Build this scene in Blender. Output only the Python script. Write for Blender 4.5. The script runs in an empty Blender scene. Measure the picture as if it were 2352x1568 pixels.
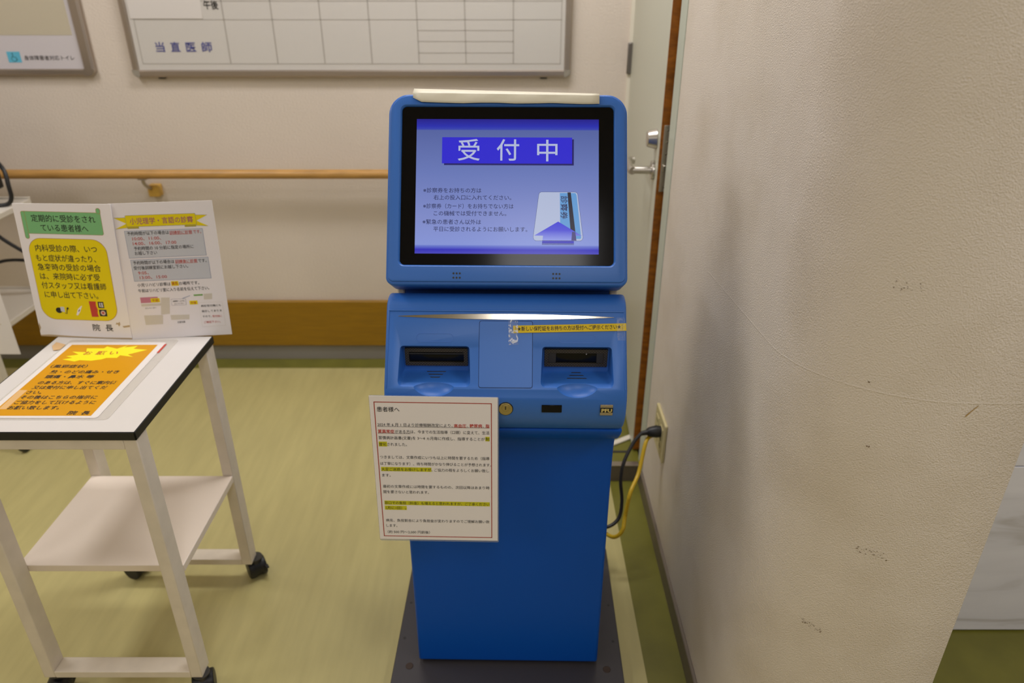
import bpy, bmesh, math, random
from mathutils import Vector, Matrix
R = math.radians
sc = bpy.context.scene
COL = sc.collection
random.seed(7)

# ------------------------------------------------------------------ camera
cam_d = bpy.data.cameras.new('camera')
cam = bpy.data.objects.new('camera', cam_d)
COL.objects.link(cam)
cam.location = (0, 0, 1.43)
cam.rotation_euler = (R(90 - 26.9), 0, 0)
cam_d.sensor_width = 36
cam_d.lens = 1685 / 2352 * 36
cam_d.clip_start = 0.05
cam_d.dof.use_dof = True
cam_d.dof.focus_distance = 1.15
cam_d.dof.aperture_fstop = 4.0
sc.camera = cam

# ------------------------------------------------------------------ light
world = bpy.data.worlds.new('world')
sc.world = world
world.use_nodes = True
world.node_tree.nodes['Background'].inputs[0].default_value = (1, .93, .82, 1)
world.node_tree.nodes['Background'].inputs[1].default_value = 0.15

def ceiling_lamp(loc, sx, sy, power, color=(1, .985, 1.0)):
    d = bpy.data.lights.new('ceiling_lamp', 'AREA')
    d.shape = 'RECTANGLE'; d.size = sx; d.size_y = sy
    d.energy = power; d.color = color
    o = bpy.data.objects.new('ceiling_lamp', d)
    COL.objects.link(o); o.location = loc
    return o
ceiling_lamp((-1.75, 1.25, 2.53), .36, 1.25, 20)
ceiling_lamp((0.0, 1.90, 2.53), 1.25, .26, 24)
ceiling_lamp((0.08, -.95, 2.53), .42, 1.25, 13)
ceiling_lamp((-1.75, -1.3, 2.53), .36, 1.25, 9)
ceiling_lamp((1.45, 0.0, 2.53), .36, 1.25, 18)  # added lamp without a known fixture, lightens the marble and nearby wall end

vs = sc.view_settings
vs.view_transform = 'Standard'
vs.look = 'None'
vs.gamma = 1
vs.use_curve_mapping = False
vs.exposure = 0

# ------------------------------------------------------------------ materials
def lin(c):
    return tuple(((x / 255) / 12.92 if x / 255 <= .04045 else ((x / 255 + .055) / 1.055) ** 2.4) for x in c)

def mat(name, color, rough=.5, metal=0, emit=None, bump=None, spec=.5, coat=0, var=None, alpha=None):
    """color: linear rgb.  bump=(scale,strength,dist)  var=(scale,amount,stretch xyz)"""
    m = bpy.data.materials.new(name)
    m.use_nodes = True
    nt = m.node_tree; N = nt.nodes; L = nt.links
    b = N['Principled BSDF']
    b.inputs['Base Color'].default_value = (*color, 1)
    b.inputs['Roughness'].default_value = rough
    b.inputs['Metallic'].default_value = metal
    b.inputs['Specular IOR Level'].default_value = spec
    b.inputs['Coat Weight'].default_value = coat
    if emit:
        b.inputs['Emission Color'].default_value = (*emit, 1)
        b.inputs['Emission Strength'].default_value = 1
    if alpha is not None:
        b.inputs['Alpha'].default_value = alpha
    tc = N.new('ShaderNodeTexCoord')
    if bump:
        n = N.new('ShaderNodeTexNoise'); n.inputs['Scale'].default_value = bump[0]
        n.inputs['Detail'].default_value = 3
        L.new(tc.outputs['Object'], n.inputs['Vector'])
        bp = N.new('ShaderNodeBump'); bp.inputs['Strength'].default_value = bump[1]
        bp.inputs['Distance'].default_value = bump[2]
        L.new(n.outputs['Fac'], bp.inputs['Height'])
        L.new(bp.outputs['Normal'], b.inputs['Normal'])
    if var:
        mp = N.new('ShaderNodeMapping'); mp.inputs['Scale'].default_value = var[2]
        n = N.new('ShaderNodeTexNoise'); n.inputs['Scale'].default_value = var[0]
        n.inputs['Detail'].default_value = 4
        L.new(tc.outputs['Object'], mp.inputs['Vector'])
        L.new(mp.outputs['Vector'], n.inputs['Vector'])
        mx = N.new('ShaderNodeMix'); mx.data_type = 'RGBA'
        mx.inputs['A'].default_value = (*[c * (1 - var[1]) for c in color], 1)
        mx.inputs['B'].default_value = (*[min(1, c * (1 + var[1])) for c in color], 1)
        mr = N.new('ShaderNodeMapRange')
        mr.inputs['From Min'].default_value = .3; mr.inputs['From Max'].default_value = .7
        L.new(n.outputs['Fac'], mr.inputs['Value'])
        L.new(mr.outputs['Result'], mx.inputs['Factor'])
        L.new(mx.outputs['Result'], b.inputs['Base Color'])
    return m

M = {}
M['wall'] = mat('painted_wall', (.69, .605, .52), .55, bump=(150, .35, .004), var=(2, .04, (1, 1, 1)))
M['floor'] = mat('vinyl_floor', (.50, .44, .19), .33, var=(6, .07, (6, .7, 1)))
M['floor_dark'] = mat('dark_vinyl', (.165, .155, .022), .35, var=(10, .12, (1, 1, 1)))
M['blue'] = mat('blue_plastic', (.030, .150, .54), .40, bump=(900, .05, .0005))
M['blue_body'] = mat('blue_body_plastic', (.001, .085, .50), .42, spec=.2, bump=(900, .05, .0005))
M['blue_dark'] = mat('blue_gap', (.01, .03, .12), .6)
M['black_glass'] = mat('black_glass', (.003, .003, .004), .12, spec=.2)
M['black'] = mat('black_plastic', (.008, .008, .009), .45)
M['charcoal'] = mat('charcoal_plastic', (.035, .032, .028), .5)
M['steel'] = mat('brushed_steel', (.50, .46, .38), .14, 1)
M['chrome'] = mat('satin_chrome', (.60, .57, .52), .30, 1)
M['alu'] = mat('aluminium', (.46, .40, .345), .36, .9)
M['brass'] = mat('brass', (.42, .34, .14), .35, .8)
M['ivory'] = mat('ivory_plastic', (.66, .60, .48), .5)
M['cream'] = mat('cream_paint', (.76, .68, .57), .45, var=(25, .05, (1, 1, 1)))
M['laminate'] = mat('white_laminate', (.69, .65, .615), .4)
M['paper'] = mat('white_paper', (.88, .84, .85), .5)
M['paper_warm'] = mat('warm_paper', (.78, .72, .60), .6)
M['ink'] = mat('black_ink', (.015, .014, .016), .6)
M['red'] = mat('red_ink', (.55, .05, .03), .6)
M['pink'] = mat('mauve_ink', (.42, .13, .16), .6)
M['green'] = mat('green_ink', (.20, .50, .21), .5)
M['yellow'] = mat('yellow_ink', (.84, .68, .003), .5, spec=.3)
M['lime'] = mat('highlighter_yellow', (.62, .60, .01), .6)
M['orange'] = mat('orange_ink', (.66, .30, .001), .45, spec=.3)
M['burst'] = mat('bright_yellow_ink', (.88, .82, .01), .4)
M['greybox'] = mat('grey_blue_ink', (.60, .62, .67), .5)
M['beige'] = mat('beige_ink', (.68, .63, .54), .5)
M['blueink'] = mat('blue_ink', (.06, .07, .28), .5)
M['cyan'] = mat('cyan_ink', (.12, .48, .66), .5)
M['wood'] = mat('golden_wood', (.50, .27, .075), .38, var=(12, .15, (1, 1, 8)))
M['board'] = mat('bumper_wood', (.30, .155, .003), .4, var=(10, .12, (1, 1, 14)))
M['door_edge'] = mat('door_edge_wood', (.36, .115, .004), .45, var=(25, .35, (1, 1, 3)))
M['door'] = mat('pale_green_door', (.57, .57, .47), .4)
M['casing'] = mat('pale_green_casing', (.52, .56, .47), .4)
M['vinyl_base'] = mat('vinyl_baseboard', (.16, .13, .095), .4)
M['grey_base'] = mat('grey_baseboard', (.27, .25, .22), .35)
M['whiteboard'] = mat('whiteboard', (.61, .58, .54), .25)
M['grid'] = mat('grid_line', (.40, .37, .33), .5)
M['plate'] = mat('dark_steel_plate', (.045, .04, .043), .5, bump=(300, .06, .001))
M['bolt'] = mat('rusty_bolt', (.05, .03, .02), .6, .3)
M['outlet'] = mat('cream_outlet', (.60, .52, .27), .45)
M['yellow_cable'] = mat('yellow_cable', (.62, .40, .01), .45)
M['tan'] = mat('tan_tape', (.68, .44, .22), .5)
M['scuff'] = mat('scuff', (.20, .14, .07), .8)
M['film'] = mat('laminate_film', (.80, .75, .68), .25, alpha=.35)
M['dirt'] = mat('paper_dirt', (.50, .37, .22), .7)

# right wall: textured paint with a long scratch ridge and smudges
def crinkled_tape(name, base_alpha, glint):
    m = mat(name, (.80, .84, .92), .18, alpha=base_alpha, bump=(350, .8, .002))
    nt = m.node_tree; N = nt.nodes; L = nt.links; b = N['Principled BSDF']
    tc = N.new('ShaderNodeTexCoord')
    n = N.new('ShaderNodeTexNoise'); n.inputs['Scale'].default_value = 130; n.inputs['Detail'].default_value = 6; n.inputs['Distortion'].default_value = 1.2
    L.new(tc.outputs['Object'], n.inputs['Vector'])
    cr = N.new('ShaderNodeValToRGB'); e = cr.color_ramp.elements
    e[0].position = .50; e[0].color = (base_alpha,) * 3 + (1,)
    e[1].position = .58; e[1].color = (glint,) * 3 + (1,)  # more opaque pale flecks paint the highlights of the crinkles
    L.new(n.outputs['Fac'], cr.inputs[0]); L.new(cr.outputs[0], b.inputs['Alpha'])
    return m
M['clear'] = crinkled_tape('clear_tape', .10, .75)
M['clear_flat'] = crinkled_tape('clear_tape_flat', .07, .18)

def wall_right_material():
    m = mat('textured_wall', (.60, .51, .41), .42)
    nt = m.node_tree; N = nt.nodes; L = nt.links
    b = N['Principled BSDF']
    tc = N.new('ShaderNodeTexCoord')
    n1 = N.new('ShaderNodeTexNoise'); n1.inputs['Scale'].default_value = 450; n1.inputs['Detail'].default_value = 2.0
    L.new(tc.outputs['Object'], n1.inputs['Vector'])
    n2 = N.new('ShaderNodeTexNoise'); n2.inputs['Scale'].default_value = 5; n2.inputs['Detail'].default_value = 5
    L.new(tc.outputs['Object'], n2.inputs['Vector'])
    # scratch: |z - (0.884 + 0.083*(1.35-y))| < 0.0008
    sx = N.new('ShaderNodeSeparateXYZ'); L.new(tc.outputs['Object'], sx.inputs[0])
    ma = N.new('ShaderNodeMath'); ma.operation = 'MULTIPLY_ADD'
    L.new(sx.outputs['Y'], ma.inputs[0]); ma.inputs[1].default_value = .083; ma.inputs[2].default_value = -.99605
    ad = N.new('ShaderNodeMath'); ad.operation = 'ADD'
    L.new(ma.outputs[0], ad.inputs[0]); L.new(sx.outputs['Z'], ad.inputs[1])
    ab = N.new('ShaderNodeMath'); ab.operation = 'ABSOLUTE'; L.new(ad.outputs[0], ab.inputs[0])
    mr = N.new('ShaderNodeMapRange'); mr.inputs['From Min'].default_value = 0; mr.inputs['From Max'].default_value = .0018
    mr.inputs['To Min'].default_value = 1; mr.inputs['To Max'].default_value = 0
    L.new(ab.outputs[0], mr.inputs['Value'])
    lt = N.new('ShaderNodeMath'); lt.operation = 'LESS_THAN'; lt.inputs[1].default_value = 1.40
    L.new(sx.outputs['Y'], lt.inputs[0])
    ml = N.new('ShaderNodeMath'); ml.operation = 'MULTIPLY'
    L.new(mr.outputs[0], ml.inputs[0]); L.new(lt.outputs[0], ml.inputs[1])
    hs = N.new('ShaderNodeMath'); hs.operation = 'MULTIPLY_ADD'
    L.new(ml.outputs[0], hs.inputs[0]); hs.inputs[1].default_value = .26
    L.new(n1.outputs['Fac'], hs.inputs[2])
    bp = N.new('ShaderNodeBump'); bp.inputs['Strength'].default_value = .62; bp.inputs['Distance'].default_value = .0028
    L.new(hs.outputs[0], bp.inputs['Height']); L.new(bp.outputs['Normal'], b.inputs['Normal'])
    cr = N.new('ShaderNodeValToRGB')
    cr.color_ramp.elements[0].position = .25; cr.color_ramp.elements[0].color = (.66, .58, .475, 1)
    cr.color_ramp.elements[1].position = .55; cr.color_ramp.elements[1].color = (.765, .69, .60, 1)
    L.new(n2.outputs['Fac'], cr.inputs[0]); L.new(cr.outputs[0], b.inputs['Base Color'])
    return m
M['wall_right'] = wall_right_material()

def marble_material():
    m = mat('grey_marble', (.50, .50, .50), .25)
    nt = m.node_tree; N = nt.nodes; L = nt.links
    b = N['Principled BSDF']
    tc = N.new('ShaderNodeTexCoord')
    mp = N.new('ShaderNodeMapping'); mp.inputs['Rotation'].default_value = (0, R(50), 0); mp.inputs['Scale'].default_value = (2, 2, 9)
    L.new(tc.outputs['Object'], mp.inputs[0])
    n = N.new('ShaderNodeTexNoise'); n.inputs['Scale'].default_value = 1.6; n.inputs['Detail'].default_value = 9; n.inputs['Distortion'].default_value = .8
    L.new(mp.outputs[0], n.inputs['Vector'])
    cr = N.new('ShaderNodeValToRGB')
    e = cr.color_ramp.elements
    e[0].position = .30; e[0].color = (.56, .54, .54, 1)
    e[1].position = .45; e[1].color = (.78, .78, .84, 1)
    e2 = e.new(.75); e2.color = (.86, .86, .92, 1)
    L.new(n.outputs['Fac'], cr.inputs[0]); L.new(cr.outputs[0], b.inputs['Base Color'])
    return m
M['marble'] = marble_material()

def screen_material():
    """the picture the monitor shows: a blue gradient page, given off by the panel"""
    m = mat('lit_screen', (.005, .005, .01), .2, spec=.15)
    nt = m.node_tree; N = nt.nodes; L = nt.links
    b = N['Principled BSDF']
    tc = N.new('ShaderNodeTexCoord'); sx = N.new('ShaderNodeSeparateXYZ')
    L.new(tc.outputs['Object'], sx.inputs[0])
    mr = N.new('ShaderNodeMapRange'); mr.inputs['From Min'].default_value = .0528; mr.inputs['From Max'].default_value = .2807
    L.new(sx.outputs['Y'], mr.inputs['Value'])
    cr = N.new('ShaderNodeValToRGB')
    stops = [(0, (78, 76, 192)), (.030, (55, 50, 188)), (.034, (66, 66, 196)), (.058, (110, 125, 210)), (.066, (140, 155, 222)),
             (.25, (134, 146, 208)), (.6, (110, 126, 190)), (.917, (90, 104, 166)), (.921, (62, 74, 180)), (.945, (46, 52, 178)), (1, (40, 34, 140))]
    e = cr.color_ramp.elements
    e[0].position = 0; e[0].color = (*lin(stops[0][1]), 1)
    e[1].position = 1; e[1].color = (*lin(stops[-1][1]), 1)
    for p, c in stops[1:-1]:
        x = e.new(p); x.color = (*lin(c), 1)
    L.new(mr.outputs[0], cr.inputs[0])
    L.new(cr.outputs[0], b.inputs['Emission Color'])
    b.inputs['Emission Strength'].default_value = .9
    return m
M['screen'] = screen_material()
def pixel_mat(name, rgb): return mat(name, (.005, .005, .01), .2, emit=lin(rgb), spec=.15)
M['px_banner'] = pixel_mat('screen_banner', (50, 44, 200))
M['px_shadow'] = pixel_mat('screen_shadow', (40, 36, 96))
M['px_grey'] = pixel_mat('screen_grey', (176, 184, 214))
M['px_ink'] = pixel_mat('screen_ink', (46, 50, 88))
M['px_card'] = pixel_mat('screen_card', (172, 182, 210))
M['px_rim'] = pixel_mat('screen_card_rim', (70, 78, 120))
M['px_stripe'] = pixel_mat('screen_stripe', (96, 150, 205))
M['px_black'] = pixel_mat('screen_black', (40, 38, 50))
M['px_arrow'] = pixel_mat('screen_arrow', (66, 62, 200))
M['px_arrow2'] = pixel_mat('screen_arrow_light', (120, 128, 215))

def knurl_material():
    m = mat('knurled_black', (.045, .036, .026), .45)
    nt = m.node_tree; N = nt.nodes; L = nt.links
    b = N['Principled BSDF']
    tc = N.new('ShaderNodeTexCoord')
    ck = N.new('ShaderNodeTexChecker'); ck.inputs['Scale'].default_value = 420
    ck.inputs['Color1'].default_value = (.075, .062, .045, 1); ck.inputs['Color2'].default_value = (.02, .017, .013, 1)
    L.new(tc.outputs['Object'], ck.inputs['Vector'])
    L.new(ck.outputs['Color'], b.inputs['Base Color'])
    return m
M['knurl'] = knurl_material()

# ------------------------------------------------------------------ mesh helpers
def link(o, parent=None, mtx=None):
    COL.objects.link(o)
    if parent is not None:
        o.parent = parent
    if mtx is not None:
        o.matrix_local = mtx
    return o

def mk(name, bm, m, parent=None, mtx=None, bevel=0, seg=2, smooth=True, ang=35):
    bmesh.ops.recalc_face_normals(bm, faces=bm.faces)
    me = bpy.data.meshes.new(name)
    bm.to_mesh(me); bm.free()
    mats = m if isinstance(m, (list, tuple)) else [m]
    for x in mats:
        me.materials.append(M[x] if isinstance(x, str) else x)
    if smooth:
        for p in me.polygons: p.use_smooth = True
        me.set_sharp_from_angle(angle=R(ang))
    o = bpy.data.objects.new(name, me)
    if bevel:
        b = o.modifiers.new('bevel', 'BEVEL'); b.width = bevel; b.segments = seg
        b.limit_method = 'ANGLE'; b.angle_limit = R(ang)
    return link(o, parent, mtx)

def box(bm, x0, x1, y0, y1, z0, z1):
    v = [bm.verts.new((x, y, z)) for x in (x0, x1) for y in (y0, y1) for z in (z0, z1)]
    for f in ((0, 1, 3, 2), (4, 6, 7, 5), (0, 4, 5, 1), (2, 3, 7, 6), (0, 2, 6, 4), (1, 5, 7, 3)):
        bm.faces.new([v[i] for i in f])
    return bm

def bx(*a):
    return box(bmesh.new(), *a)

def prism_x(prof, x0, x1, bm=None):
    """profile list of (y,z) extruded along x"""
    bm = bm or bmesh.new()
    a = [bm.verts.new((x0, y, z)) for y, z in prof]
    b = [bm.verts.new((x1, y, z)) for y, z in prof]
    n = len(prof)
    bm.faces.new(a); bm.faces.new(b[::-1])
    for i in range(n):
        bm.faces.new((a[i], b[i], b[(i + 1) % n], a[(i + 1) % n]))
    return bm

def prism_z(poly, z0, z1, bm=None):
    """polygon list of (x,y) extruded along z"""
    bm = bm or bmesh.new()
    a = [bm.verts.new((x, y, z0)) for x, y in poly]
    b = [bm.verts.new((x, y, z1)) for x, y in poly]
    n = len(poly)
    bm.faces.new(a[::-1]); bm.faces.new(b)
    for i in range(n):
        bm.faces.new((a[i], a[(i + 1) % n], b[(i + 1) % n], b[i]))
    return bm

def rrect(x0, x1, y0, y1, r, n=6):
    """rounded rectangle outline; r single or (bl, br, tr, tl)"""
    rs = r if isinstance(r, (tuple, list)) else (r,) * 4
    out = []
    for (cx, cy, a0), q in zip((((x0), (y0), 180), ((x1), (y0), 270), ((x1), (y1), 0), ((x0), (y1), 90)), rs):
        sx = 1 if a0 in (180, 90) else -1
        sy = 1 if a0 in (180, 270) else -1
        ox, oy = cx + sx * q, cy + sy * q
        for i in range(n + 1):
            a = R(a0 + 90 * i / n)
            out.append((ox + q * math.cos(a), oy + q * math.sin(a)))
    return out

def tube(bm, pts, r, n=10, cap=True):
    pts = [Vector(p) for p in pts]
    rings = []
    up = Vector((0.13, 0.31, .94)).normalized()
    for i, p in enumerate(pts):
        t = (pts[min(i + 1, len(pts) - 1)] - pts[max(i - 1, 0)]).normalized()
        a = t.cross(up)
        if a.length < 1e-4: a = t.cross(Vector((1, 0, 0)))
        a.normalize(); b = t.cross(a).normalized()
        rr = r[i] if isinstance(r, (list, tuple)) else r
        rings.append([bm.verts.new(p + (a * math.cos(2 * math.pi * k / n) + b * math.sin(2 * math.pi * k / n)) * rr) for k in range(n)])
    for i in range(len(rings) - 1):
        for k in range(n):
            bm.faces.new((rings[i][k], rings[i][(k + 1) % n], rings[i + 1][(k + 1) % n], rings[i + 1][k]))
    if cap:
        bm.faces.new(rings[0][::-1]); bm.faces.new(rings[-1])
    return bm

def spline(pts, n=8):
    pts = [Vector(p) for p in pts]
    P = [pts[0]] + pts + [pts[-1]]
    out = []
    for i in range(1, len(P) - 2):
        p0, p1, p2, p3 = P[i - 1:i + 3]
        for k in range(n):
            t = k / n
            out.append(.5 * ((2 * p1) + (p2 - p0) * t + (2 * p0 - 5 * p1 + 4 * p2 - p3) * t * t + (3 * p1 - p0 - 3 * p2 + p3) * t ** 3))
    out.append(pts[-1])
    return out

def cyl(bm, c, axis, r0, r1, h, n=24):
    """cone frustum from c along axis"""
    c = Vector(c); a = Vector(axis).normalized()
    return tube(bm, [c, c + a * h], [r0, r1], n)

def empty(name, label, cat, loc=(0, 0, 0), rot=(0, 0, 0), group=None):
    o = bpy.data.objects.new(name, None)
    o.empty_display_size = .05
    o.location = loc; o.rotation_euler = rot
    COL.objects.link(o)
    return tag(o, label, cat, group)

def tag(o, label, cat, group=None):
    o['label'] = label; o['category'] = cat
    if group: o['group'] = group
    return o

def struct(o):
    o['kind'] = 'structure'
    return o

def dup(o, parent=None, mtx=None, name=None):
    c = o.copy()
    return link(c, parent if parent is not None else o.parent, mtx)

# ---- lettering: built-in font outlines turned into flat meshes
_fc = bpy.data.curves.new('lettering_source', 'FONT')
_fo = bpy.data.objects.new('lettering_source', _fc)
COL.objects.link(_fo)
def glyphs(text, bold=0, res=2):
    _fc.body = text; _fc.size = 1; _fc.offset = bold; _fc.resolution_u = res
    bpy.context.view_layer.update()
    dg = bpy.context.evaluated_depsgraph_get()
    me = bpy.data.meshes.new_from_object(_fo.evaluated_get(dg))
    vs_ = [v.co.copy() for v in me.vertices]; fs = [tuple(p.vertices) for p in me.polygons]
    bpy.data.meshes.remove(me)
    return vs_, fs

def text_into(bm, text, x0, x1, yc, h, z, bold=0, rot=0, rev=False):
    """fit one line of lettering between x0 and x1, centred on yc, em height h"""
    v, f = glyphs(text, bold)
    if not v: return
    a = min(p.x for p in v); b = max(p.x for p in v)
    s = (x1 - x0) / (b - a)
    cx = (x0 + x1) / 2
    new = []
    for p in v:
        x = x0 + (p.x - a) * s; y = yc + (p.y - .38) * h
        if rot:
            dx, dy = x - cx, y - yc
            c, q = math.cos(rot), math.sin(rot)
            x, y = cx + dx * c - dy * q, yc + dx * q + dy * c
        new.append(bm.verts.new((x, y, z)))
    for t in f:
        try: bm.faces.new([new[i] for i in t])
        except ValueError: pass

def lettering(name, lines, z, parent, mats, k=.001, bold=0, mtx=None):
    """lines: (text, ink, x0, x1, yc, h) in mm; one mesh per ink"""
    for ink in dict.fromkeys(l[1] for l in lines):
        bm = bmesh.new()
        for l in lines:
            if l[1] == ink:
                text_into(bm, l[0], l[2] * k, l[3] * k, l[4] * k, l[5] * k, z, l[6] if len(l) > 6 else bold)
        o = mk(name, bm, mats.get(ink, ink), parent, mtx, smooth=False)
        o['kind'] = 'stuff'

def flat(poly, z0, z1, k=.001, bm=None):
    return prism_z([(x * k, y * k) for x, y in poly], z0, z1, bm)

def boolean(o, cutters):
    for c in cutters:
        b = o.modifiers.new('cut', 'BOOLEAN'); b.operation = 'DIFFERENCE'; b.object = c; b.solver = 'EXACT'

def bake(o, ang=30):
    bpy.context.view_layer.update()
    dg = bpy.context.evaluated_depsgraph_get()
    me = bpy.data.meshes.new_from_object(o.evaluated_get(dg))
    o.modifiers.clear()
    o.data = me
    for p in me.polygons: p.use_smooth = True
    me.set_sharp_from_angle(angle=R(ang))

def remove(*obs):
    for o in obs: bpy.data.objects.remove(o)

def frame_mtx(origin, u, v):
    u = Vector(u).normalized(); v = Vector(v); v = (v - u * v.dot(u)).normalized(); n = u.cross(v)
    m = Matrix((u, v, n)).transposed().to_4x4()
    m.translation = Vector(origin)
    return m

# ================================================================== the setting
H0 = 2.6
struct(mk('floor', bx(-3.2, 3.0, -3.0, 2.75, -.05, 0), 'floor', smooth=False))
struct(mk('ceiling', bx(-3.2, 3.0, -3.0, 2.75, H0, H0 + .05), mat('ceiling_white', (.72, .66, .58), .8), smooth=False))
struct(mk('wall_back', bx(-3.2, .41, 2.667, 2.75, 0, H0), 'wall', smooth=False))
struct(mk('wall_left', bx(-3.28, -3.2, -3.0, 2.75, 0, H0), 'wall', smooth=False))
struct(mk('wall_front', bx(-3.2, 3.0, -3.08, -3.0, 0, H0), 'wall', smooth=False))
struct(mk('wall_side', bx(3.0, 3.08, -3.0, 1.267, 0, H0), 'wall', smooth=False))

# right wall: flat, then a 20 cm rounded corner, then a short flat end
arc = [(.6 - .2 * math.cos(R(90 * i / 24)), 1.01 - .2 * math.sin(R(90 * i / 24))) for i in range(25)]
poly = [(.40, 1.892)] + arc + [(.681, .81), (.684, .813), (.684, 1.892)]
wr = struct(mk('wall_right', prism_z(poly, 0, H0), 'wall_right', ang=50))
# wall over the door
struct(mk('wall_over_door', bx(.40, .684, 1.892, 2.75, 2.06, H0), 'wall', smooth=False))
struct(mk('wall_door_side', bx(.47, .684, 1.892, 2.75, 0, 2.06), 'wall', smooth=False))
# scuffs on the right wall
def cluster(c, half, n, tilt=0):
    """speckled scuff spread on the wall surface about c"""
    out = []
    ang0 = math.atan2(1.01 - c[1], .6 - c[0]) if c[0] < .6 else R(90)
    for i in range(n):
        s = random.uniform(-1, 1) * half; dz = random.uniform(-1, 1) * half * .30 - s * tilt
        a = ang0 - s / .2 * -1
        if a <= R(90): out.append(((.6 - .2 * math.cos(a), 1.01 - .2 * math.sin(a), c[2] + dz), (-math.cos(a), -math.sin(a))))
        else: out.append(((.6 + .2 * (a - R(90)), .81, c[2] + dz), (0, -1)))
    return out
for c, half, n, r, tilt in (((.53, .823, .663), .022, 46, .0009, .12), ((.482, .849, .486), .017, 44, .0009, .25),
                            ((.495, .84, 1.079), .022, 24, .0008, 0), ((.478, .8515, .937), .0012, 3, .0015, 0), ((.494, .84, .841), .003, 4, .0012, -.4)):
    bm = bmesh.new()
    for p, nn in cluster(c, half, n, tilt):
        nv = Vector((*nn, 0)); t = Vector((0, 0, 1)).cross(nv); P = Vector(p) + nv * .0005
        rr = r * random.uniform(.3, .9); kx = random.uniform(.6, 2)
        bm.faces.new([bm.verts.new(P + t * rr * kx * math.cos(i * math.pi / 3) + Vector((0, 0, 1)) * rr * math.sin(i * math.pi / 3)) for i in range(6)])
    o = mk('scuff_mark', bm, 'scuff', wr, smooth=False); o['kind'] = 'stuff'
bm = bmesh.new()
bm.faces.new([bm.verts.new(p) for p in ((.5905, .8094, .909), (.5935, .8094, .914), (.6035, .8094, .9262), (.6045, .8094, .9255), (.598, .8094, .917), (.593, .8094, .9095))])
mk('scrape_mark', bm, mat('tan_scrape', (.42, .27, .08), .7), wr, smooth=False)

# marble wall at the far right: single slabs with dark joints
mw = struct(mk('wall_marble', bx(.684, 3.0, 1.275, 1.35, 0, H0), mat('joint', (.16, .15, .14), .7), smooth=False))
zs = [(.006, .4885), (.4915, .98), (.983, 1.47)]
for r_, (z0, z1) in enumerate(zs):
    for x0, x1 in ((.686, 1.399), (1.402, 2.12), (2.123, 2.84)):
        mk('marble_slab', bx(x0, x1, 1.267, 1.2752, z0, z1), 'marble', mw, bevel=.001, seg=1)

# dark vinyl borders inlaid in the floor
struct(mk('trim_1', bx(-3.2, .303, 2.583, 2.667, -.01, .0008), 'floor_dark', smooth=False))
struct(mk('trim_2', bx(.305, .40, -.4, 1.853, -.01, .0008), 'floor_dark', smooth=False))
struct(mk('trim_3', bx(.684, 3.0, .72, 1.2745, -.01, .0008), 'floor_dark', smooth=False))
# baseboards
struct(mk('baseboard_back', bx(-3.2, .0, 2.659, 2.667, 0, .065), 'grey_base', bevel=.002))
bm = bmesh.new()
pl = [(.40, 1.853)] + arc + [(.684, .81)]
po = [(.392, 1.845)] + [(.6 - .208 * math.cos(R(90 * i / 24)), 1.01 - .208 * math.sin(R(90 * i / 24))) for i in range(25)] + [(.684, .802)]
prism_z(pl + po[::-1], 0, .058, bm)
struct(mk('baseboard_right', bm, 'vinyl_base', bevel=.0015, seg=1, ang=50))
# wooden bumper board along the back wall
struct(mk('trim_4', bx(-3.2, .36, 2.649, 2.667, .066, .263), 'board', bevel=.004))

# raised step in front of the door, behind the kiosk
st = struct(mk('trim_5', bx(-.05, .40, 1.861, 2.60, 0, .058), 'floor_dark', smooth=False))
mk('riser', bx(-.05, .392, 1.853, 1.861, 0, .056), 'vinyl_base', st, smooth=False)
mk('nosing', bx(-.05, .392, 1.850, 1.872, .056, .062), 'alu', st, bevel=.0015)
bm = bmesh.new()
prism_z([(.20, 1.880), (.399, 2.001), (.389, 2.019), (.19, 1.898)], .058, .064, bm)
mk('threshold', bm, 'paper_warm', st, bevel=.002)
mk('dark_line', bx(.05, .376, 1.922, 1.932, .058, .0600), 'charcoal', st, bevel=.001)  # thin charcoal line across the top of the step

# door in the right wall, a crack open, with its wooden edge towards us
hinge = Vector((.406, 2.66, 0)); free = Vector((.3835, 1.931, 0))
du = (hinge - free).normalized(); dn = Vector((-du.y, du.x, 0))         # into the room
if dn.x > 0: dn = -dn
door = bpy.data.objects.new('door_1', None); COL.objects.link(door); door['kind'] = 'structure'
door.matrix_world = Matrix(((du.x, -dn.x, 0, free.x), (du.y, -dn.y, 0, free.y), (0, 0, 1, 0), (0, 0, 0, 1)))
# local: x along the leaf from the free edge to the hinges, -y into the room
mk('leaf', bx(.0022, .725, .0, .036, .066, 2.04), 'door', door, bevel=.001, seg=1)
mk('edge_lipping', bx(-.001, .0022, .0012, .0348, .066, 2.04), 'door_edge', door, smooth=False)
lp = mk('latch_plate', bx(-.0028, -.001, .008, .030, .90, 1.073), 'chrome', door, bevel=.0005)
mk('latch_bolt', bx(-.012, -.0028, .012, .026, .955, .972), 'steel', lp, bevel=.002)
for z in (.912, 1.060, 1.0, 1.03):
    mk('plate_screw', cyl(bmesh.new(), (-.0028, .019, z), (-1, 0, 0), .003, .0026, .0008, 12), 'steel', lp)
bm = bmesh.new(); cyl(bm, (.058, 0, .943), (0, -1, 0), .026, .025, .008, 32)
hd = mk('handle', bm, 'chrome', door, bevel=.0015)
bm = bmesh.new(); cyl(bm, (.058, -.008, .943), (0, -1, 0), .011, .010, .050, 20)
mk('handle_neck', bm, 'chrome', hd)
bm = bmesh.new(); tube(bm, spline([(.048, -.058, .943), (.062, -.062, .943), (.10, -.062, .944), (.150, -.060, .944), (.166, -.052, .944), (.170, -.040, .944)], 5), [.0105] * 26, 14)
mk('lever', bm, 'chrome', hd)
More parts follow.
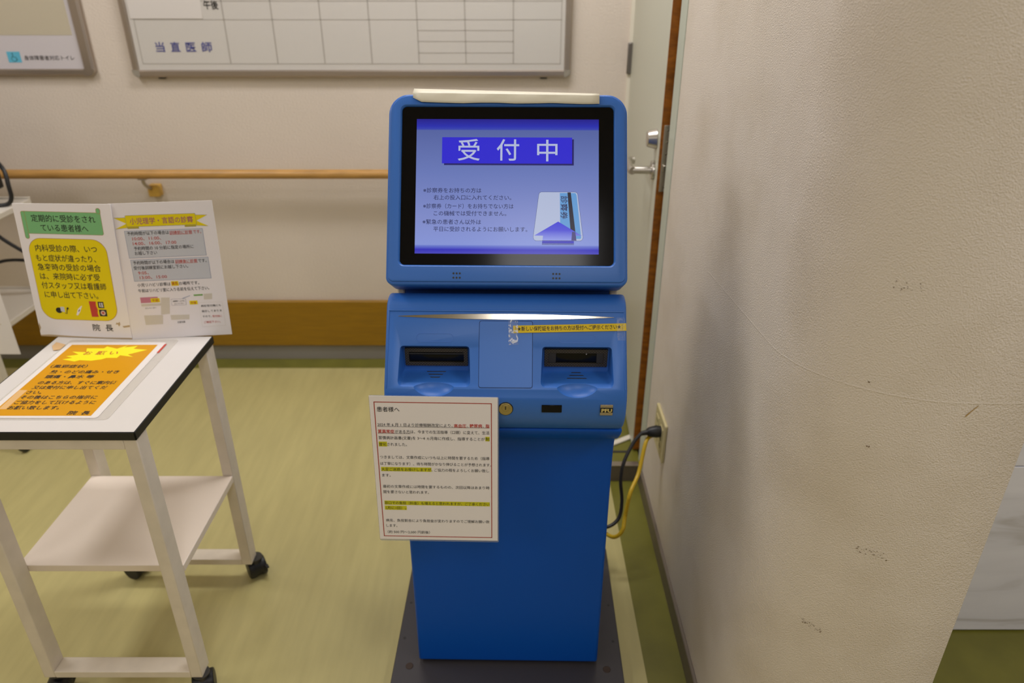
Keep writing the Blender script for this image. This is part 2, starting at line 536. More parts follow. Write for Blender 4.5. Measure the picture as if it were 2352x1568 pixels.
bm = bmesh.new(); cyl(bm, (.055, 0, 1.027), (0, -1, 0), .027, .020, .026, 32)
mk('deadbolt_knob', bm, 'chrome', door, bevel=.002)
for z in (1.16, .30, 1.85):
    bm = bx(.716, .727, -.015, .002, z - .05, z + .05)
    mk('hinge', bm, mat('hinge_steel', (.22, .20, .18), .4, .8), door, bevel=.003)
cs = mk('door_casing', bx(.3975, .41, 1.826, 1.893, 0, 2.06), 'casing', bevel=.0015)
struct(cs); cs.name = 'trim_6'
struct(mk('trim_7', bx(.394, .412, 2.655, 2.667, .066, 2.06), 'paper_warm', smooth=False))

# ================================================================== wall furniture
# handrail
hr = empty('handrail', 'round golden wooden handrail running along the back wall', 'handrail', (-1.5, 2.60, .779))
tube_bm = bmesh.new(); tube(tube_bm, [(-1.69, 0, 0), (-1.3, 0, 0), (-.4, 0, 0), (.6, 0, 0), (1.60, 0, 0)], .0165, 20)
mk('rail', tube_bm, 'wood', hr)
bm = bmesh.new(); tube(bm, spline([(.180, .0, -.014), (.180, .004, -.035), (.186, .022, -.055), (.190, .045, -.062)], 4), .006, 10)
box(bm, .165, .195, -.008, .012, -.020, -.013)
br = mk('bracket', bm, 'alu', hr)
mk('bracket_cap', prism_z(rrect(.172, .214, .030, .067, .006, 3), -.092, -.050), mat('bracket_wood', (.62, .37, .06), .4), br, bevel=.004)

# whiteboard
wb = empty('whiteboard', 'white duty roster board with aluminium frame and ruled columns', 'whiteboard', (-.5466, 2.667, 1.10))
mk('panel', bx(-.733, .733, -.016, 0, .014, .86), 'whiteboard', wb, smooth=False)
mk('frame_rail', prism_x([(0, 0), (-.018, .0), (-.024, .006), (-.024, .019), (-.018, .0235), (-.016, .0235), (0, .0235)], -.724, .724), 'alu', wb)
mk('frame_rail', prism_x([(0, .85), (-.018, .85), (-.024, .856), (-.024, .869), (-.018, .8735), (0, .8735)], -.724, .724), 'alu', wb)
for s in (-1, 1):
    pr = [(s * .747, 0), (s * .747, -.018), (s * .741, -.024), (s * .728, -.024), (s * .7235, -.016), (s * .7235, 0)]
    mk('frame_rail', prism_z(pr, .024, .85), 'alu', wb)
    for z in (0, .8495):
        bm = bmesh.new()
        rr = (.02 if s < 0 and z == 0 else 0, .02 if s > 0 and z == 0 else 0, .02 if s > 0 and z else 0, .02 if s < 0 and z else 0)
        o = rrect(min(s * .7475, s * .7235), max(s * .7475, s * .7235), z, z + .024, rr, 5)
        vv = [bm.verts.new((x, 0, y)) for x, y in o]; ww = [bm.verts.new((x, -.0245, y)) for x, y in o]
        bm.faces.new(vv); bm.faces.new(ww[::-1])
        for i in range(len(o)): bm.faces.new((vv[i], vv[(i + 1) % len(o)], ww[(i + 1) % len(o)], ww[i]))
        mk('corner_cap', bm, mat('corner_cap', (.30, .27, .22), .45), wb, bevel=.002)
for x in (-.655, .655):
    mk('mounting_lug', bx(x - .012, x + .012, -.014, 0, -.006, .003), 'charcoal', wb, bevel=.002)
ox = .5466
def gx(x0, x1, z0, z1): return bx(x0 + ox, x1 + ox, -.0166, -.0158, z0 - 1.10, z1 - 1.10)
lw = .0022
for z in (1.1435, 1.281, 1.337, 1.47, 1.60, 1.73, 1.86):
    mk('grid_line', gx(-1.2537, .165, z - lw / 2, z + lw / 2), 'grid', wb, smooth=False)
for x in (-1.2537, -.955, -.795, -.635, -.4745, -.315, -.156, .0045, .164):
    w = lw if x in (-1.2537, .164) else lw * 1.8
    mk('grid_line', gx(x - w / 2, x + w / 2, 1.1435, 1.86), 'grid', wb, smooth=False)
for z in (1.248, 1.214, 1.178):
    mk('grid_line', gx(-.315, .0045, z - lw / 2, z + lw / 2), 'grid', wb, smooth=False)
mk('blank_label_strip', bx(-1.2634 + ox, -1.0235 + ox, -.018, -.0155, .1835, .242), 'laminate', wb, bevel=.0006, seg=1)
UP = Matrix.Rotation(R(90), 4, 'X')
def up_frame(y): m = UP.copy(); m.translation = Vector((0, y, 0)); return m
lettering('lettering', [('午後', 'ink', -1.0143 + ox, -.9660 + ox, .2254, .029, .012), ('当', 'blueink', -1.2000 + ox, -1.1697 + ox, .0965, .034, .01), ('直', 'blueink', -1.1493 + ox, -1.1175 + ox, .0965, .034, .01),
                       ('医', 'blueink', -1.0977 + ox, -1.0646 + ox, .0965, .034, .01), ('師', 'blueink', -1.0442 + ox, -1.0099 + ox, .0965, .034, .01)], 0, wb, {}, k=1, mtx=up_frame(-.0172))

# framed notice at the far left (lower right part is in view)
pf = empty('framed_notice', 'framed wall notice with pale map area and blue wheelchair symbol', 'notice', (-1.85, 2.667, 1.105))
X0 = 1.85
mk('panel', bx(-.40, .395, -.014, 0, .014, .66), mat('notice_white', (.62, .58, .60), .35), pf, smooth=False)
mk('frame_rail', prism_x([(0, 0), (-.016, 0), (-.022, .006), (-.022, .018), (-.017, .022), (0, .022)], -.40, .41), 'alu', pf)
mk('frame_rail', prism_z([(.4265, 0), (.4265, -.016), (.420, -.022), (.396, -.022), (.391, -.016), (.391, 0)], .022, .66), 'alu', pf)
bm = bmesh.new()
o = rrect(.391, .427, -.0005, .0225, (0, .018, 0, 0), 5)
vv = [bm.verts.new((x, 0, y)) for x, y in o]; ww = [bm.verts.new((x, -.0225, y)) for x, y in o]
bm.faces.new(vv); bm.faces.new(ww[::-1])
for i in range(len(o)): bm.faces.new((vv[i], vv[(i + 1) % len(o)], ww[(i + 1) % len(o)], ww[i]))
mk('corner_cap', bm, 'alu', pf, bevel=.002)
mk('map_area', bx(-.36, -1.4718 + X0, -.0146, -.0138, 1.233 - 1.105, .65), mat('map_beige', (.54, .48, .36), .5), pf, smooth=False)
mk('symbol_square', bx(-1.709 + X0, -1.6648 + X0, -.0147, -.0138, 1.1472 - 1.105, 1.1816 - 1.105), 'cyan', pf, smooth=False)
bm = bmesh.new()
cx, cz = -1.687 + X0, 1.163 - 1.105
M['teal'] = mat('teal_ink', (.03, .14, .17), .5)
def arcpts(cx, cy, r, a0, a1, n=14): return [(cx + r * math.cos(R(a0 + (a1 - a0) * i / n)), cy + r * math.sin(R(a0 + (a1 - a0) * i / n)), 0) for i in range(n + 1)]
tube(bm, arcpts(cx - .001, cz - .004, .0085, 100, 380), .0010, 6)
tube(bm, [(cx - .003, cz + .010, 0), (cx - .002, cz + .001, 0), (cx + .006, cz + .001, 0), (cx + .010, cz - .009, 0)], .0012, 6)
tube(bm, arcpts(cx - .003, cz + .0125, .0012, 0, 350, 8), .0012, 6)
for v in bm.verts: v.co.z *= .3
mk('wheelchair_symbol', bm, 'teal', pf, mtx=up_frame(-.0150), smooth=False)
lettering('lettering', [('身体障害者対応トイレ', 'ink', -1.6535 + X0, -1.4836 + X0, 1.162 - 1.105, .0165)], 0, pf, {}, k=1, mtx=up_frame(-.0148))

# outlet
ou = empty('wall_outlet', 'cream double socket plate low on the textured right wall', 'outlet', (.40, 1.637, .327))
def yz_plate(y0, y1, z0, z1, r, xo, t):
    bm = bmesh.new(); o = rrect(y0, y1, z0, z1, r, 4)
    a = [bm.verts.new((xo, y, z)) for y, z in o]; b = [bm.verts.new((xo - t, y, z)) for y, z in o]
    bm.faces.new(a); bm.faces.new(b[::-1])
    for i in range(len(o)): bm.faces.new((a[i], a[(i + 1) % len(o)], b[(i + 1) % len(o)], b[i]))
    return bm
mk('cover_plate', yz_plate(-.060, .060, -.058, .058, .005, 0, .0075), 'outlet', ou, bevel=.002)
for y in (-.028, .028):
    sk = mk('socket', yz_plate(y - .016, y + .016, -.036, .036, .003, -.0075, .0015), 'outlet', ou, bevel=.0006)
    for z in (-.022, 0, .022):
        for s in (-.005, .005):
            mk('slot', bx(-.0095, -.009, y + s - .0009, y + s + .0009, z - .004, z + .004), 'black', sk, smooth=False)

# cords
def cord(name, label, pts, r, m):
    o = mk(name, tube(bmesh.new(), spline(pts, 9), r, 10), m)
    return tag(o, label, 'cord')
pc = empty('power_cord', 'black power cord plugged into the cream wall socket', 'cord', (.391, 1.615, .345))
C0 = Vector((.391, 1.615, .345))
bm = bmesh.new(); tube(bm, [(0, 0, 0), (-.012, 0, 0), (-.030, -.002, 0), (-.036, -.003, 0)], [.015, .0165, .013, .009], 18)
mk('plug', bm, 'black', pc)
bm = bmesh.new(); tube(bm, [(-.034, -.003, 0), (-.052, -.006, -.002)], [.0075, .006], 14)
mk('strain_relief', bm, 'black', pc)
pts = [Vector(p) - C0 for p in ((.341, 1.610, .344), (.318, 1.590, .328), (.292, 1.56, .29), (.283, 1.54, .245), (.287, 1.52, .19), (.278, 1.50, .150), (.245, 1.485, .135), (.215, 1.525, .12), (.17, 1.53, .12), (.12, 1.488, .13))]
mk('cable', tube(bmesh.new(), spline(pts, 9), .0048, 10), 'black', pc)
cord('yellow_cable', 'yellow cable hanging beside the black power cord', [(.372, 1.625, .325), (.352, 1.60, .322), (.330, 1.55, .26), (.303, 1.50, .235), (.291, 1.48, .175), (.283, 1.46, .145), (.262, 1.462, .122), (.228, 1.50, .11), (.17, 1.512, .10), (.10, 1.488, .10)], .0052, 'yellow_cable')

# ================================================================== the kiosk
K = empty('check_in_kiosk', 'tall blue self check-in kiosk with tilted lit touchscreen', 'kiosk', (-.0115, 1.0, 0), (0, 0, R(-.95)))
bp_ = mk('base_plate', bx(-.257, .257, .035, .52, .0, .035), 'plate', K, bevel=.002)
for x, y in ((-.221, .136), (.221, .134)):
    bm = cyl(bmesh.new(), (x, y, .035), (0, 0, 1), .009, .008, .0015, 20)
    mk('bolt', bm, 'bolt', bp_, bevel=.001)
for x, y in ((-.243, .213), (.243, .211), (-.243, .32), (.243, .32)):
    mk('screw_hole', cyl(bmesh.new(), (x, y, .0345), (0, 0, 1), .0035, .0035, .0008, 14), 'black', bp_)
mk('plinth', bx(-.19, .19, .165, .47, .035, .0445), 'black', K, smooth=False)

# column body with the concave chin under the console
prof = [(.48, .044), (.145, .044), (.145, .585), (.1425, .615), (.137, .640), (.129, .660), (.118, .6735), (.104, .681), (.096, .6825), (.086, .6875), (.068, .705), (.059, .716), (.055, .7265), (.48, .7265)]
mk('column', prism_x(prof, -.2, .2), 'blue_body', K, bevel=.005, seg=3, ang=50)

# console with two card pockets
prof = [(.45, .729), (.0555, .729), (.046, .739), (.037, .752), (.0312, .768), (.0292, .783), (.0298, .800), (.0355, .8166), (.1155, .9307), (.124, .9362), (.134, .9385), (.148, .9385), (.156, .934), (.160, .925), (.160, .905), (.45, .905)]
con = mk('console', prism_x(prof, -.2, .2), 'blue', K)
b = con.modifiers.new('edge', 'BEVEL'); b.width = .006; b.segments = 3; b.limit_method = 'ANGLE'; b.angle_limit = R(60)
cutters = []
for s in (-1, 1):
    bm = bmesh.new()
    cx = s * .1175
    front = [(-.10, .8195), (-.10, .99), (-.012, .938)]
    # cross-sections: wide at the panel, narrower at the back
    def sec(y, z0, z1, hw, r=.006):
        return [bm.verts.new((x, y, z)) for x, z in rrect(cx - hw, cx + hw, z0, z1, r, 4)]
    S = [sec(-.03, .8195, .947, .064, .008), sec(.036, .8195, .905, .0602, .008), sec(.066, .8195, .8825, .0580, .007), sec(.080, .8195, .872, .0568, .005), sec(.0930, .8195, .8665, .0555, .004)]
    n = len(S[0])
    bm.faces.new(S[0]); bm.faces.new(S[-1][::-1])
    for a, c in zip(S, S[1:]):
        for i in range(n): bm.faces.new((a[i], a[(i + 1) % n], c[(i + 1) % n], c[i]))
    cutters.append(mk('cutter', bm, 'blue', K))
    bm = bmesh.new(); bmesh.ops.create_uvsphere(bm, u_segments=64, v_segments=40, radius=1)
    for v in bm.verts: v.co = Vector((cx + v.co.x * .0377, .0301 + v.co.y * .0238, .8281 + v.co.z * .0238))
    cutters.append(mk('cutter', bm, 'blue', K))
boolean(con, [cutters[0], cutters[2], cutters[1], cutters[3]])
b = con.modifiers.new('lip', 'BEVEL'); b.width = .0014; b.segments = 2; b.limit_method = 'ANGLE'; b.angle_limit = R(38); b.use_clamp_overlap = True
bake(con)
remove(*cutters)

# frame of the sloping console panel: x across, y up the slope, z outwards
PA = Matrix(((1, 0, 0, 0), (0, .574, -.819, .1155), (0, .819, .574, .9307), (0, 0, 0, 1)))
def on_panel(name, poly, m, z0, z1, bevel=0, parent=K, ang=35):
    return mk(name, prism_z(poly, z0, z1), m, parent, PA if parent is K else None, bevel=bevel, ang=ang)
# raised inner face line along the rim
bm = bmesh.new()
prism_z([(-.1955, -.0105), (.1955, -.0105), (.1955, -.0070), (-.1955, -.0070)], -.001, .0014, bm)
mk('rim_line', bm, 'blue', K, PA, bevel=.0012, seg=3)
for s in (-1, 1):
    mk('rim_line', prism_z([(s * .1955, -.0085), (s * .1940, -.0085), (s * .1950, -.139), (s * .1965, -.139)], -.001, .0007), 'blue', K, PA, bevel=.0005)
# silver strip, a slender lens
n = 24
strip = [(-.1795 + .359 * i / n, -.0186 + .0046 * math.sin(math.pi * i / n) ** .8 + .0003) for i in range(n + 1)]
strip += [(.1795 - .359 * i / n, -.0186 - .0046 * math.sin(math.pi * i / n) ** .8 - .0003) for i in range(n + 1)]
on_panel('silver_strip', strip, 'steel', -.0005, .0008, bevel=.0004, ang=60)
on_panel('panel_gap', rrect(-.0446, .0446, -.1372, -.0253, .0042, 5), 'blue_dark', -.0008, .00015)
on_panel('access_panel', rrect(-.0438, .0438, -.1364, -.0261, .0036, 5), 'blue', -.0008, .0006, bevel=.0004)
for s in (-1, 1):
    cx = s * .1178
    oo = rrect(cx - .0308, cx + .0308, -.0618, -.0473, .0072, 8); ii = rrect(cx - .0301, cx + .0301, -.0611, -.0480, .0065, 8)
    bm = bmesh.new()
    va = [[bm.verts.new((x, y, z)) for x, y in lp] for z in (-.001, .0004) for lp in (oo, ii)]
    for i in range(len(oo)):
        j = (i + 1) % len(oo)
        bm.faces.new((va[2][i], va[2][j], va[3][j], va[3][i])); bm.faces.new((va[0][i], va[0][j], va[2][j], va[2][i]))
        bm.faces.new((va[1][i], va[3][i], va[3][j], va[1][j])); bm.faces.new((va[0][i], va[1][i], va[1][j], va[0][j]))
    mk('label_outline', bm, 'blue', K, PA)

# card slots in the pockets
for s in (-1, 1):
    cx = s * .1175
    y = .0935
    z0, z1 = .8305, .8635
    bm = bmesh.new()
    outer = rrect(cx - .0530, cx + .0530, z0, z1, .001, 1)
    inner = rrect(cx - .0462, cx + .0462, z0 + .0062, z1 - .0075, .0008, 1)
    def ring(oo, ii, ya, yb):
        a = [bm.verts.new((x, ya, z)) for x, z in oo]; b_ = [bm.verts.new((x, ya, z)) for x, z in ii]
        c = [bm.verts.new((x, yb, z)) for x, z in oo]; d = [bm.verts.new((x, yb, z)) for x, z in ii]
        m_ = len(oo)
        for i in range(m_):
            j = (i + 1) % m_
            bm.faces.new((a[i], a[j], b_[j], b_[i])); bm.faces.new((c[i], d[i], d[j], c[j]))
            bm.faces.new((a[i], c[i], c[j], a[j])); bm.faces.new((b_[i], b_[j], d[j], d[i]))
    ring(outer, inner, y - .0045, y + .0002)
    sl = mk('card_slot', bm, 'knurl', K, bevel=.0004, seg=1)
    mk('slot_mouth', bx(cx - .0463, cx + .0463, y - .0006, y + .0002, z0 + .006, z1 - .0073), 'black_glass', sl, smooth=False)
    if s < 0:
        mk('slot_roller', tube(bmesh.new(), [(cx - .046, y - .0016, z1 - .0115), (cx + .046, y - .0016, z1 - .0115)], .0016, 8), 'black', sl)
    else:
        for x0, x1 in ((cx - .0463, cx - .0335), (cx + .0345, cx + .0463)):
            mk('slot_cheek', bx(x0, x1, y - .0035, y, z0 + .006, z1 - .0073), 'charcoal', sl, bevel=.0006)
        bm = bmesh.new()
        vv = [bm.verts.new((cx + .0163 + a, y - .0012, z1 - .0095 - b_)) for a, b_ in ((0, 0), (.0024, 0), (.0012, .0026))]
        bm.faces.new(vv)
        mk('slot_pointer', bm, 'paper', sl, smooth=False)
    # arrow bars on the shelf: pointing out on the left, in on the right
    ws = (.0170, .0128, .0090) if s < 0 else (.0090, .0128, .0172)
    bc = cx + s * .0012
    for i, w in enumerate(ws):
        yc = .0885 - i * .0098
        d = .0013
        wa, wb_ = (w, w - .0020) if s < 0 else (w - .0020, w)
        pts = [(bc - wa, yc + d), (bc + wa, yc + d), (bc + wb_, yc - d), (bc - wb_, yc - d)]
        mk('arrow_bar', prism_z(pts, .8190, .8199), 'charcoal', K, bevel=.0002, seg=1)

# lock, window, maker's plate on the lower lip of the console
def front_disc(name, c, r, y0, y1, m, parent, r1=None):
    bm = bmesh.new(); cyl(bm, (c[0], y0, c[1]), (0, -1, 0), r, r1 or r, y0 - y1, 32)
    return mk(name, bm, m, parent, bevel=.0006)
lk = front_disc('lock', (.0005, .7835), .0113, .036, .0272, 'brass', K)
front_disc('lock_rim', (.0005, .7835), .0125, .036, .0285, 'black', lk)
front_disc('lock_core', (.0005, .7858), .0062, .0272, .0262, 'brass', lk)
mk('keyhole', bx(-.0003, .0013, .0255, .0263, .7838, .7895), 'black', lk, smooth=False)
mk('sensor_window', bx(.0598, .0930, .0280, .036, .7775, .7914), 'black_glass', K, bevel=.0006)
mp_ = mk('maker_plate', bx(.1562, .1770, .0278, .036, .7730, .7932), 'alu', K, bevel=.0005)
mk('plate_band', bx(.1560, .1772, .0274, .030, .7785, .7880), 'black', mp_, bevel=.0003)
lettering('plate_lettering', [('PFU', 'gold', .1582, .1755, .7832, .0090, .035)], 0, mp_, {'gold': mat('gold_letters', (.72, .58, .20), .4)}, k=1, mtx=up_frame(.0271))

# neck and ivory side cheeks between console and head
mk('neck', bx(-.1785, .1785, .178, .42, .900, .985), mat('neck_blue', (.02, .07, .26), .45), K, bevel=.003)
for s in (-1, 1):
    mk('side_cheek', bx(min(s * .178, s * .1915), max(s * .178, s * .1915), .176, .43, .900, .985), 'ivory', K, bevel=.003)

# head: frame x across, y up the tilted face, z outwards
tl = R(30.6)
HD = Matrix(((1, 0, 0, 0), (0, math.sin(tl), -math.cos(tl), .119), (0, math.cos(tl), math.sin(tl), .966), (0, 0, 0, 1)))
# (x, up, outward); outward = (-cos, sin) in (y, z)
head = mk('head_housing', prism_z(rrect(-.2, .2, .0, .3235, (.013, .013, .034, .034), 10), -.062, -.003), 'blue', K, HD)
b = head.modifiers.new('e', 'BEVEL'); b.width = .004; b.segments = 3; b.limit_method = 'ANGLE'; b.angle_limit = R(50)
bz = mk('head_bezel', prism_z(rrect(-.1958, .1958, .0055, .3195, (.009, .009, .030, .030), 10), -.012, .0), 'blue', K, HD)
b = bz.modifiers.new('e', 'BEVEL'); b.width = .0018; b.segments = 3; b.limit_method = 'ANGLE'; b.angle_limit = R(50)
bm = bmesh.new()
S = [[bm.verts.new((x, y, z)) for x, y in rrect(-.1765 - g, .1765 + g, .0343 - g, .301 + g * .9, .008 + g * .6, 6)] for z, g in ((-.0055, 0), (-.0045, .0003), (-.0005, .0030), (.0, .0036), (.004, .0045))]
n = len(S[0]); bm.faces.new(S[0]); bm.faces.new(S[-1][::-1])
for a, c in zip(S, S[1:]):
    for i in range(n): bm.faces.new((a[i], a[(i + 1) % n], c[(i + 1) % n], c[i]))
cut = mk('cutter', bm, 'blue', K, HD)
boolean(bz, [cut]); boolean(head, [cut]); bake(bz); bake(head); remove(cut)
gl = mk('screen_glass', prism_z(rrect(-.1768, .1768, .0340, .3013, .0075, 6), -.0058, -.0040), 'black_glass', K, HD)
scr = mk('display', bx(-.1526, .1524, .0528, .2807, -.0042, -.0037), 'screen', K, HD, smooth=False)
# page shown on the display
z = -.00365
mk('banner_shadow', flat([(-105.9, 202.2), (110.8, 202.2), (110.8, 246.6), (-105.9, 246.6)], z, z + .00002), 'px_shadow', scr, smooth=False)
mk('banner', flat([(-109.5, 205.1), (107.9, 205.1), (107.9, 249.6), (-109.5, 249.6)], z, z + .00008), 'px_banner', scr, smooth=False)
def card_outline(g):
    q = [(48.3 - g, 75.4 - g), (122.1 + g, 75.4 - g), (125.0 + g, 77.2), (126.2 + g, 81.0), (117.2 + g, 153.0), (116.0 + g, 155.8 + g * .7), (113.2 + g * .6, 157.0 + g), (57.0 - g * .6, 157.0 + g), (54.2 - g, 155.6 + g * .7), (53.0 - g, 152.5), (44.0 - g, 81.0), (45.2 - g, 77.2)]
    return q
mk('card_rim', flat(card_outline(.5), z, z + .00002), 'px_rim', scr, smooth=False)
mk('card_face', flat(card_outline(0), z, z + .00006), 'px_card', scr, smooth=False)
mk('card_stripe', flat([(87.7, 155.6), (113.6, 155.6), (115.6, 152), (123.3, 80), (121.5, 78.6), (88.8, 78.6)], z, z + .00010), 'px_stripe', scr, smooth=False)
mk('magnetic_stripe', flat([(100.4, 156.6), (105.9, 156.6), (115.5, 75.7), (107.1, 75.7)], z, z + .00014), 'px_black', scr, smooth=False)
def arrow_material():
    m = pixel_mat('screen_arrow_gradient', (66, 62, 200))
    nt = m.node_tree; N = nt.nodes; L = nt.links; b = N['Principled BSDF']
    tc = N.new('ShaderNodeTexCoord'); sx = N.new('ShaderNodeSeparateXYZ'); L.new(tc.outputs['Object'], sx.inputs[0])
    mr = N.new('ShaderNodeMapRange'); mr.inputs['From Min'].default_value = .0690; mr.inputs['From Max'].default_value = .1075; L.new(sx.outputs['Y'], mr.inputs['Value'])
    cr = N.new('ShaderNodeValToRGB'); e = cr.color_ramp.elements
    e[0].color = (*lin((70, 66, 200)), 1); e[1].color = (*lin((58, 56, 205)), 1)
    x = e.new(.15); x.color = (*lin((72, 70, 200)), 1); x = e.new(.18); x.color = (*lin((140, 150, 222)), 1); x = e.new(.62); x.color = (*lin((74, 74, 205)), 1)
    L.new(mr.outputs[0], cr.inputs[0]); L.new(cr.outputs[0], b.inputs['Emission Color'])
    return m
mk('arrow', flat([(85.1, 107.5), (45.4, 83.8), (60.2, 83.6), (58.6, 70.5), (111.4, 70.5), (110.9, 83.7), (124.5, 83.8)], z, z + .00018), arrow_material(), scr, smooth=False)
mk('magnetic_stripe', flat([(108.2, 90.5), (113.6, 90.0), (115.4, 75.9), (107.2, 75.9)], z, z + .00021), mat('stripe_under_arrow', (.005, .005, .01), .3, emit=lin((52, 44, 110))), scr, smooth=False)
for y0, y1 in ((74.4, 75.4), (70.9, 71.9), (68.7, 69.6)):
    mk('arrow_foot_line', flat([(58.5, y0), (111.4, y0), (111.4, y1), (58.5, y1)], z, z + .00022), 'px_shadow', scr, smooth=False)
pm = {'grey': 'px_grey', 'ink': 'px_ink'}
lettering('screen_lettering', [
    ('受', 'grey', -83.0, -46.2, 228.1, 39.5, .006), ('付', 'grey', -18.0, 19.5, 228.4, 39.5, .006), ('中', 'grey', 49.5, 83.5, 227.4, 39.5, .006),
    ('※診察券をお持ちの方は', 'ink', -139.9, -42.9, 159.3, 9.0), ('右上の投入口に入れてください。', 'ink', -122.4, 7.0, 147.3, 9.0),
    ('※診察券（カード）をお持ちでない方は', 'ink', -139.7, 10.8, 132.7, 9.0), ('この機械では受付できません。', 'ink', -122.0, -1.0, 120.5, 9.0),
    ('※緊急の患者さん以外は', 'ink', -140.3, -42.8, 106.1, 9.0), ('平日に受診されるようにお願いします。', 'ink', -122.1, 34.0, 94.0, 9.0)], z + .00026, scr, pm, bold=.006)
bm = bmesh.new()
text_into(bm, '診察券', 95.0 * .001 - .0195, 95.0 * .001 + .0195, .131, .0125, z + .00026, .012, rot=R(-90))
o = mk('screen_lettering', bm, 'px_ink', scr, smooth=False); o['kind'] = 'stuff'
# speaker holes
hole = None
for cx in (-.0820, .0824):
    for i in range(3):
        for j in range(2):
            mt = HD @ Matrix.Translation((cx + (i - 1) * .0052, .0121 + j * .0072, 0))
            if hole is None:
                bm = bmesh.new(); cyl(bm, (0, 0, -.001), (0, 0, 1), .0017, .0017, .0012, 16)
                hole = mk('speaker_hole', bm, 'black', K, mt)
            else:
                dup(hole, K, mt)

# white tape folded over the top edge of the head
KM = Matrix.Translation((-.0115, 1.0, 0)) @ Matrix.Rotation(R(-.95), 4, 'Z')
def on_head(x, b_, n_): return KM @ HD @ Vector((x, b_, n_))
bm = bmesh.new()
rows = []
NX = 22
for i in range(NX + 1):
    t = i / NX
    x = -.1585 + t * .3112
    top = .3340 - .0078 * t; cr_ = .3215 - .0035 * t
    low = .3062 - .0014 * t + .0006 * math.sin(t * 19)
    if t < .05: low = .3145 - (t / .05) * .008
    w = .0006 * math.sin(t * 23) * (t < .9)
    pr = [(low, .0028 + abs(w)), (low + .004, .0030), (cr_, .0042 + w), (cr_ + .0015, .0036), (top - .001, -.0055), (top, -.010), (top - .001, -.035), (.3245, -.0655), (.300, -.0668)]
    rows.append([on_head(x, a, c) for a, c in pr])
v = [[bm.verts.new(p) for p in r_] for r_ in rows]
for i in range(NX):
    for j in range(len(v[0]) - 1):
        bm.faces.new((v[i][j], v[i + 1][j], v[i + 1][j + 1], v[i][j + 1]))
tp = mk('paper_tape', bm, mat('white_tape', (.74, .70, .56), .45), ang=50)
sol = tp.modifiers.new('thick', 'SOLIDIFY'); sol.thickness = .0006; sol.offset = 1
tag(tp, 'strip of white tape folded over the top of the kiosk screen', 'tape')

# yellow reminder strip taped across the console
ys = empty('yellow_reminder_strip', 'narrow yellow printed strip taped across the blue console', 'sticker')
ys.matrix_world = KM @ PA @ Matrix.Translation((.1052, -.0372, .0016)) @ Matrix.Rotation(R(1.62), 4, 'Z')
mk('strip', prism_z([(-.0934, -.0062), (.0934, -.0062), (.0934, .0062), (-.0934, .0062)], -.0004, .0002), mat('yellow_strip', (.72, .52, .005), .45, spec=.25), ys, smooth=False)
lettering('lettering', [('★新しい保険証をお持ちの方は受付へご提示ください★', 'ink', -.0865, .0850, .0005, .0082, .010)], .0004, ys, {}, k=1)
mk('edge_line', bx(.0869, .0873, -.0045, .0045, .0002, .0004), 'ink', ys, smooth=False)
mk('edge_line', bx(-.0893, -.0889, -.0045, .0045, .0002, .0004), 'ink', ys, smooth=False)
def crinkle(x0, x1, y0, y1, n, m_, amp, zb):
    bm = bmesh.new(); g = []
    for j in range(m_ + 1):
        row = []
        for i in range(n + 1):
            e = .0004 * math.sin(j * 1.3) if i in (0, n) else 0
            row.append(bm.verts.new((x0 + (x1 - x0) * i / n + e, y0 + (y1 - y0) * j / m_, zb + random.uniform(0, amp))))
        g.append(row)
    for j in range(m_):
        for i in range(n): bm.faces.new((g[j][i], g[j][i + 1], g[j + 1][i + 1], g[j + 1][i]))
    return bm
mk('clear_tape', crinkle(-.1010, -.0855, -.026, .0160, 10, 22, .0007, .0006), 'clear', ys)
mk('clear_tape', crinkle(.0780, .0915, -.0225, .0160, 8, 18, .0004, .0006), 'clear_flat', ys)

# notice hanging from the console: A4 sheet in a clear sleeve
U = Vector((math.cos(R(.95)), -math.sin(R(.95)), 0)); V = Vector((0, .05, 1)).normalized()
rr = R(-.42)
Un = U * math.cos(rr) + V * math.sin(rr); Vn = V * math.cos(rr) - U * math.sin(rr)
Oq = Vector((-.0115, 1.025, .81)) + U * -.2222 + V * -.0014
pn = empty('patient_notice', 'white printed notice with red border hanging from the kiosk console', 'notice')
pn.matrix_world = frame_mtx(Oq, Un, Vn)
def curl(bm):
    for v_ in bm.verts:
        t = -v_.co.y / .297
        v_.co.z += .0015 * math.sin(t * math.pi)
    return bm
mk('sheet', bx(-.0005, .2104, -.2905, 0, -.0007, -.0002), 'paper', pn, smooth=False)
mk('clear_sleeve', prism_z(rrect(-.0012, .2125, -.2945, .0008, .003, 3), -.0016, -.0009), mat('sleeve_film', (.35, .40, .50), .25, alpha=.35), pn, smooth=False)
def border(x0, x1, y0, y1, w, x0b=None, y1b=None):
    bm = bmesh.new()
    for a in ((x0, x1, y0, y0 + w), (x0, x1, y1 - w, y1), (x0, x0 + w, y0, y1), (x1 - w, x1, y0, y1)):
        box(bm, a[0], a[1], a[2], a[3], -.0002, .00005)
    return bm
M['darkred'] = mat('dark_red_ink', (.40, .05, .035), .6)
mk('red_border', border(.0066, .2006, -.2842, -.0105, .0014), 'darkred', pn, smooth=False)
for x0, x1, y0, y1 in ((.1897, .1968, -.0829, -.0744), (.0100, .0240, -.0962, -.0868), (.0108, .0970, -.1456, -.1373), (.0122, .1966, -.2155, -.2070), (.0121, .0507, -.2262, -.2176)):
    mk('highlight', bx(x0, x1, y0, y1, -.0002, .0001), 'lime', pn, smooth=False)
for x0, x1, y in ((.0101, .1968, -.0575), (.0099, .0645, -.0705)):
    mk('underline', bx(x0, x1, y - .0002, y + .0002, -.0002, .0001), 'ink', pn, smooth=False)
